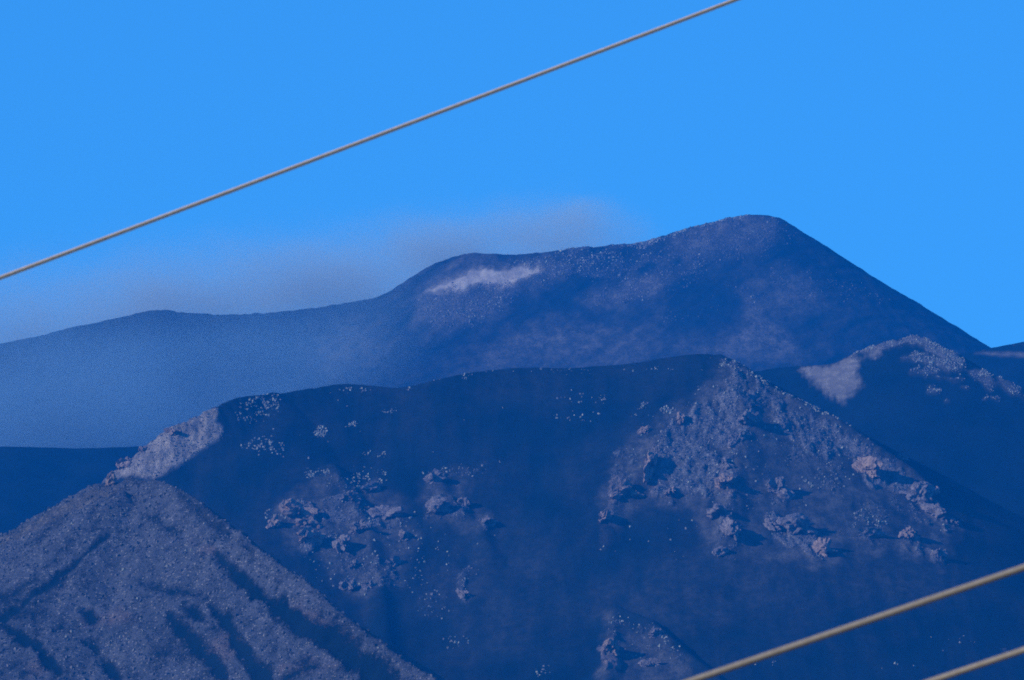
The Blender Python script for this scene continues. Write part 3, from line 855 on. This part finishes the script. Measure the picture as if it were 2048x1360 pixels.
# (px, py, width px, height px, tilt deg, rusty, label); placed where the pixel's ray meets the ridge
outcrops = [
    (592, 1030, 66, 46, -24, 1, 'reddish brown crag at the upper left of the left rocky spur'),
    (548, 1052, 24, 26, 10, 1, 'small round rusty crag beside the dark gap left of the left spur'),
    (614, 1052, 42, 20, -18, 1, 'flat rusty ledge just below the large reddish crag'),
    (616, 1088, 38, 50, 28, 1, 'leaning reddish crag standing apart below the rusty ledge'),
    (765, 1036, 62, 34, 14, 0, 'broad purple crag throwing the largest black shadow on the left spur'),
    (700, 1000, 36, 22, -30, 0, 'broken purple rock under the pale stones at the top of the left spur'),
    (742, 985, 44, 18, -32, 0, 'slanting row of purple rock right of the top of the left spur'),
    (688, 1098, 36, 56, -10, 0, 'tall grey purple rib in the middle of the left spur'),
    (720, 1062, 34, 30, 0, 0, 'dark purple knob between the tall rib and the broad shadowed crag'),
    (708, 1135, 24, 34, 0, 0, 'narrow purple rock at the foot of the tall rib'),
    (699, 1180, 28, 32, 12, 0, 'isolated dark crag at the very bottom of the left spur'),
    (738, 1178, 20, 20, 0, 0, 'small dark rock right of the bottom crag of the left spur'),
    (786, 1130, 22, 34, 30, 0, 'curved dark rock edge on the lower right of the left spur'),
    (806, 1076, 20, 36, 0, 0, 'speckled upright rock below the black shadow of the broad crag'),
    (870, 962, 44, 24, 8, 0, 'grey crag at the head of the small middle rock field'),
    (876, 1026, 56, 34, 6, 0, 'knobbly purple crag in the centre of the small middle rock field'),
    (930, 1012, 26, 26, -20, 0, 'rounded rock on the right edge of the small middle rock field'),
    (972, 1050, 32, 26, -10, 0, 'dark split rock low right of the small middle rock field'),
    (925, 1194, 18, 48, -24, 0, 'thin steep rock rib alone in the smooth ash gully'),
    (1304, 940, 26, 96, 8, 1, 'long upright pinkish rib on the left side of the right buttress'),
    (1245, 988, 30, 70, 24, 1, 'slanting brown rib at the far left of the right buttress'),
    (1212, 1040, 22, 40, 18, 1, 'lowest brown rock at the left foot of the right buttress'),
    (1262, 992, 36, 14, 4, 1, 'flat brown ledge beside the slanting brown rib'),
    (1342, 990, 18, 54, 4, 1, 'slim pinkish pillar right of the long upright rib'),
    (1362, 848, 22, 32, 0, 1, 'pinkish knob high on the left of the right buttress'),
    (1290, 866, 26, 16, 14, 1, 'small orange brown rock above the left side of the right buttress'),
    (1500, 845, 34, 52, 24, 0, 'purple crag with a black notch near the top of the right buttress'),
    (1475, 885, 26, 40, 26, 0, 'stepped purple rock below the black notch of the right buttress'),
    (1452, 935, 24, 40, 0, 0, 'upright purple rock in the centre of the right buttress'),
    (1452, 974, 34, 52, -12, 1, 'pinkish central crag with a deep black shadow on its right'),
    (1436, 1034, 34, 38, -24, 0, 'grey rock below the pinkish central crag'),
    (1462, 1070, 34, 52, -14, 0, 'lower purple rib hanging under the grey rock of the buttress'),
    (1442, 1110, 26, 18, -10, 0, 'small pale ledge at the lower end of the central rock chain'),
    (1556, 985, 44, 44, -20, 0, 'grey crag with a small black hollow right of the central chain'),
    (1540, 1056, 20, 54, -22, 0, 'pale left edge of the lower double crag'),
    (1604, 1066, 74, 44, -32, 0, 'large slanting purple crag low on the right buttress'),
    (1645, 1105, 34, 44, -24, 1, 'brown lower end of the large slanting crag'),
    (1735, 950, 40, 72, -26, 1, 'bright rib with a red knob on the right of the buttress'),
    (1838, 1004, 54, 40, -36, 0, 'layered purple ledge on the right edge of the buttress'),
    (1872, 1036, 34, 56, -32, 0, 'steep lower end of the layered ledge above the shaded gully'),
    (1871, 988, 14, 20, 0, 1, 'small orange boulder standing on the right skyline of the buttress'),
    (1806, 920, 20, 16, -30, 0, 'pale block sitting on the right skyline of the buttress'),
    (1905, 1050, 20, 32, -30, 0, 'outer grey rock below the shaded gully at the right edge of the buttress'),
    (1742, 1075, 60, 16, -20, 0, 'low pale rock band under the right side of the buttress'),
    (1818, 1078, 36, 40, -20, 1, 'brown crag above the lowest cable on the right'),
    (1876, 1120, 34, 28, -30, 0, 'last dark rocks of the buttress nearest to the middle cable'),
    (1222, 1302, 32, 40, 10, 1, 'reddish rock on the left of the low knoll at the bottom'),
    (1305, 1332, 40, 14, 14, 0, 'low rock ledge across the low knoll at the bottom'),
    (1312, 1272, 26, 20, -34, 0, 'brown rock on the right skyline of the low knoll'),
]


def place_crag(grid, hill, px, py, wpx, hpx, tilt, mat, label, seed, name='rock_outcrop', category='outcrop', group=None, tall=1.0, sink=0.12, rough=0.36, base=(IV4, IF4)):
    p = hill.hit(px, py)
    mpp = p[1] / FPX
    w, h = wpx * mpp, hpx * mpp
    # the lump lies on a slope: part of what is seen as height is its length up the slope
    size = (w * 0.70, h * 0.95, (0.66 * min(w, h) + 0.08 * max(w, h)) * tall)
    me = crag_mesh(name, seed, size, rough, base, mat=mat)
    o = bpy.data.objects.new(name, me)
    col.objects.link(o)
    z = height(grid, p[0], p[1])
    # lie on the slope as it runs here: local y up the fall line, leaning in the slope's own plane
    e = max(4.0, 0.4 * h)
    hx = [float(hill.h(np.array([p[0] + a]), np.array([p[1] + b]))[0]) for a, b in ((-e, 0), (e, 0), (0, -e), (0, e))]
    nrm = Vector((-(hx[1] - hx[0]) / (2 * e), -(hx[3] - hx[2]) / (2 * e), 1.0)).normalized()
    zax = (nrm + Vector((0, 0, 0.35))).normalized()
    xax = Vector((1, 0, 0)); xax = (xax - zax * xax.dot(zax)).normalized()
    yax = zax.cross(xax)
    M = Matrix((xax, yax, zax)).transposed() @ Matrix.Rotation(R(-tilt), 3, 'Z')
    o.rotation_euler = M.to_euler()
    o.location = Vector((p[0], p[1], z)) + zax * (size[2] * 0.10)
    return tag(o, label, category, group)


for k, (px, py, w, h, tilt, red, label) in enumerate(outcrops):
    place_crag(gridB, hillB, px, py, w, h, tilt, M_crag_red if red else M_crag, label, k + 1, group='outcrops on the middle ridge')

# the finger of rock on the skyline of the near cone
p = hillA.hit(221, 970)
me = crag_mesh('rock_spire', 77, (4.6, 4.4, 8.0), 0.26, mat=M_crag_red)
spire = bpy.data.objects.new('rock_spire', me)
col.objects.link(spire)
co = np.array([v.co[:] for v in me.vertices])
f = 1.1 - 0.35 * (co[:, 2] / 6.0)
co[:, 0] = co[:, 0] * f + co[:, 2] * 0.16; co[:, 1] *= f
me.vertices.foreach_set('co', co.astype(np.float32).reshape(-1)); me.update()
spire.location = (p[0], p[1] - 1.0, height(gridA, p[0], p[1] - 1.0) + 3.6)
tag(spire, 'upright finger of rock on the skyline at the top of the near cone', 'rock')
for px, py, w, h, lab in ((286, 905, 14, 14, 'small dark knob on the skyline left of the pale scree face'), (250, 935, 30, 22, 'blue grey bulge of rock just right of the upright rock finger'),
                          (345, 868, 26, 18, 'rough knob on the upper skyline of the pale scree face')):
    place_crag(gridB, hillB, px, py, w, h, 20, M_crag_red, lab, int(px), group='knobs on the scree face')

# single pale boulders, told apart only by the patch they lie in
boulder_meshes = [crag_mesh('boulder', 200 + k, (1.0, 1.0, 0.85), 0.45, (IV2, IF2), mat=M_pale) for k in range(6)]


def boulders(hill, grid, spots, label, group, lo, hi):
    for px, py in spots:
        p = hill.hit(px, py)
        o = bpy.data.objects.new('boulder', random.choice(boulder_meshes))
        col.objects.link(o)
        s = random.uniform(lo, hi)
        o.scale = (s * random.uniform(0.8, 1.3), s, s * random.uniform(0.7, 1.1))
        o.rotation_euler = (random.uniform(-.3, .3), random.uniform(-.3, .3), random.uniform(0, 6.28))
        o.location = (p[0], p[1], height(grid, p[0], p[1]) + 0.2 * s)
        tag(o, label, 'boulder', group)


def spread(cx, cy, rx, ry, n):
    out = []
    while len(out) < n:
        a, b = random.uniform(-1, 1), random.uniform(-1, 1)
        if a * a + b * b < 1: out.append((cx + a * rx, cy + b * ry))
    return out


boulders(hillB, gridB, spread(525, 812, 34, 24, 36), 'pale boulder in the dense cluster on the left crest of the middle ridge', 'boulders on the left crest', 0.8, 1.7)
boulders(hillB, gridB, spread(520, 893, 30, 14, 22), 'pale boulder in the loose patch below the left crest of the middle ridge', 'boulders below the left crest', 0.7, 1.5)
boulders(hillB, gridB, spread(642, 866, 13, 10, 9), 'pale boulder in the small round patch in the middle of the smooth ash', 'boulders in the round patch', 0.7, 1.5)
boulders(hillB, gridB, [(632, 946), (637, 944), (622, 955), (616, 958), (664, 955), (661, 963), (658, 970), (655, 974)], 'pale boulder at the top of the left rocky spur', 'boulders topping the left spur', 0.8, 1.6)
boulders(hillB, gridB, [(829, 1027), (833, 1073), (990, 1073), (955, 1090), (843, 1172), (670, 1152)], 'lone boulder on smooth ash between the two left rock fields', 'lone boulders', 0.9, 1.6)
boulders(hillB, gridB, [(1655 + 12 * k + random.uniform(-3, 3), 826 + 6.9 * k) for k in range(5)] + [(1615, 806), (1640, 818)], 'pale boulder in the row along the right skyline of the buttress', 'boulders in a row', 0.9, 1.6)
boulders(hillB, gridB, [(1006, 818), (1342, 1082), (1401, 777), (1398, 781), (706, 848), (703, 852), (692, 856), (1098, 1333), (1075, 1350), (1274, 1268)], 'single pale speck of a boulder on bare black ash', 'single pale boulders', 0.7, 1.4)


# ------------------------------------------------------------------ cables
def cable_material(name, dark, light):
    t = NT(name)
    n = t.noise(t.coords((60, 60, 60)), 1.0, 4)
    c = t.mix(t.ramp(n, 0.3, 0.7), dark, light)
    return t.surface(c, 0.7, n, 0.3, 0.002)


M_lit_cable = cable_material('lit_sheath', (0.70, 0.45, 0.27), (0.82, 0.55, 0.34))  # same cable as the lower ones, colour brightened to paint its stronger sunlight
M_grey = cable_material('grey_sheath', (0.21, 0.178, 0.143), (0.255, 0.218, 0.178))


def cable(pa, pb, radius, sag, mat, label, ext=(30.0, 30.0)):
    """a slack overhead line passing through pa and pb, going on past the picture on both sides"""
    a, b = np.array(pa), np.array(pb)
    L = np.linalg.norm(b - a); u = (b - a) / L
    ts = np.linspace(-ext[0], L + ext[1], 260)
    n = len(ts); m = 14
    side = np.cross(u, [0, 0, 1]); side /= np.linalg.norm(side); up_ = np.cross(side, u)
    V = []
    for t_ in ts:
        c = a + u * t_ + np.array([0, 0, 1]) * sag * (t_ * (t_ - L))
        for k in range(m):
            w = 2 * math.pi * k / m
            V.append(c + radius * (math.cos(w) * side + math.sin(w) * up_))
    idx = np.arange(n * m).reshape(n, m)
    nx_ = np.roll(idx, -1, axis=1)
    F = np.stack([idx[:-1], nx_[:-1], nx_[1:], idx[1:]], -1).reshape(-1, 4)
    me = raw_mesh('overhead_cable', np.array(V), F, True)
    me.materials.append(mat)
    o = bpy.data.objects.new('overhead_cable', me)
    col.objects.link(o)
    return tag(o, label, 'cable', 'overhead cables')


cable(at(0, 556, 26.0), at(1470, 0, 27.5), 0.0074, 0.0006, M_lit_cable, 'thin beige cable slanting across the open blue sky above the summit')
cable(at(1385, 1361, 17.6), at(2048, 1135, 17.2), 0.0078, 0.0006, M_grey, 'thick grey beige cable crossing the lower right above another one')
cable(at(1860, 1363, 17.4), at(2048, 1300, 17.2), 0.0072, 0.0006, M_grey, 'short stretch of grey cable in the extreme bottom right corner')


# ------------------------------------------------------------------ smoke drifting from the crater
def smoke_object(hull, axis_y, width, tops, right, density, colour, absorb, nscale, lumps, fade, droop, label):
    """hull: rows (px, near y, far y, top py, bottom py) round the plume; the rest shapes its density inside"""
    V = []
    for px, y0, y1, pt, pb in hull:
        x = (px - 1024) / FPX * (y0 + y1) / 2
        zt = at(px, pt, y1)[2]; zb = at(px, pb, y0)[2]
        V += [(x, y0, zb), (x, y1, zb), (x, y1, zt), (x, y0, zt)]
    F = []
    n = len(hull)
    for i in range(n - 1):
        for k in range(4):
            a, b = i * 4 + k, i * 4 + (k + 1) % 4
            F.append((a, b, b + 4, a + 4))
    F.append((3, 2, 1, 0)); F.append(tuple((n - 1) * 4 + k for k in range(4)))
    me = raw_mesh('smoke', np.array(V), np.array(F), False)
    bm = bmesh.new(); bm.from_mesh(me)
    bmesh.ops.recalc_face_normals(bm, faces=bm.faces[:])
    bm.to_mesh(me); bm.free()
    o = bpy.data.objects.new('smoke', me)
    col.objects.link(o)
    t = NT('volcanic_smoke')
    tc = t.new('ShaderNodeTexCoord')
    sp = t.new('ShaderNodeSeparateXYZ'); t.l.new(tc.outputs['Object'], sp.inputs[0])
    x, y, z = sp.outputs
    n1 = t.noise(t.coords((0.75, 1, 1.2)), 1 / nscale, 4, 0.55)
    nn = t.math('SUBTRACT', n1, 0.5)
    (pa, ta), (pb_, tb) = tops                     # top of the plume near the crater and far left
    xa = at(pa, ta, axis_y[0])[0]; xb = at(pb_, tb, axis_y[1])[0]
    k = t.math('DIVIDE', t.math('SUBTRACT', xa, x), xa - xb, clamp=True)
    dy = t.math('DIVIDE', t.math('SUBTRACT', y, t.math('MULTIPLY_ADD', k, axis_y[1] - axis_y[0], axis_y[0])), t.math('MULTIPLY_ADD', k, width[1] - width[0], width[0]))
    gy = t.math('EXPONENT', t.math('MULTIPLY', t.math('MULTIPLY', dy, dy), -1.0))
    za = at(pa, ta, axis_y[0])[2]; zb = at(pb_, tb, axis_y[1])[2]
    zt = t.math('ADD', t.math('MULTIPLY_ADD', k, zb - za, za), t.math('MULTIPLY', nn, lumps))
    xq = at(1120, 450, axis_y[0])[0]
    zt = t.math('SUBTRACT', zt, t.math('MULTIPLY', t.ramp(x, xq, xq + 150.0), droop))
    gz = t.ramp(t.math('DIVIDE', t.math('SUBTRACT', zt, z), t.math('MULTIPLY_ADD', k, 40.0, 22.0)), -0.6, 1.6)
    xr = at(right[0], 500, axis_y[0])[0]
    gx = t.ramp(t.math('ADD', t.math('SUBTRACT', xr, x), t.math('MULTIPLY', nn, lumps)), 0.0, right[1])
    dens = t.math('MULTIPLY', t.math('MULTIPLY', gy, gz), gx)
    dens = t.math('MULTIPLY', dens, t.ramp(n1, 0.22, 0.72))
    dens = t.math('MULTIPLY', dens, t.math('MULTIPLY_ADD', k, fade, 1.0))
    dens = t.math('MULTIPLY', dens, density)
    v = t.new('ShaderNodeVolumePrincipled')
    v.inputs['Color'].default_value = (*colour, 1)
    v.inputs['Absorption Color'].default_value = (*absorb, 1)
    v.inputs['Anisotropy'].default_value = 0.0
    t.l.new(dens, v.inputs['Density'])
    t.l.new(v.outputs['Volume'], t.out.inputs['Volume'])
    t.m.cycles.volume_step_rate = 1.0
    me.materials.append(t.m)
    return tag(o, label, 'smoke', kind='stuff')


smoke_object([(1420, 9400, 10100, 385, 640), (1100, 9400, 10100, 370, 700), (700, 9400, 10100, 380, 800), (300, 9400, 10100, 430, 850), (-200, 9400, 10100, 460, 900), (-700, 9400, 10100, 500, 960)],
             (9760, 9760), (120, 160), ((1180, 416), (0, 565)), (1350, 170.0), 0.0150, (0.66, 0.76, 0.77), (0, 0, 0), 85.0, 95.0, -0.40, 42.0,
             'pale grey volcanic smoke rising behind the crater rim and trailing left')
smoke_object([(1150, 8700, 9520, 470, 760), (800, 8500, 9500, 480, 860), (400, 8400, 9450, 540, 960), (-100, 8300, 9400, 580, 1000), (-700, 8200, 9350, 620, 1060)],
             (9250, 8850), (110, 200), ((1000, 500), (0, 640)), (960, 330.0), 0.0031, (0.36, 0.68, 1.0), (0, 0, 0), 260.0, 60.0, 0.0, 0.0,
             'thin bluish smoke sinking over the far left slope')


# ------------------------------------------------------------------ air
def haze_object():
    x0, x1, y0, y1, z0, z1 = -41000, 41000, -41000, 41000, -1.5, float(E_crest[:, 2].max()) + 60
    V = np.array([(x0, y0, z0), (x1, y0, z0), (x1, y1, z0), (x0, y1, z0), (x0, y0, z1), (x1, y0, z1), (x1, y1, z1), (x0, y1, z1)])
    me = raw_mesh('haze', V, BOXF, False)
    o = bpy.data.objects.new('haze', me)
    col.objects.link(o)
    t = NT('blue_air')
    v = t.new('ShaderNodeVolumePrincipled')
    v.inputs['Color'].default_value = (*HAZE_COLOUR, 1)
    v.inputs['Absorption Color'].default_value = (0, 0, 0, 1)
    v.inputs['Density'].default_value = HAZE_DENSITY
    t.l.new(v.outputs['Volume'], t.out.inputs['Volume'])
    me.materials.append(t.m)
    return tag(o, 'blue air between the camera and the mountains', 'haze', kind='stuff')


haze_object()
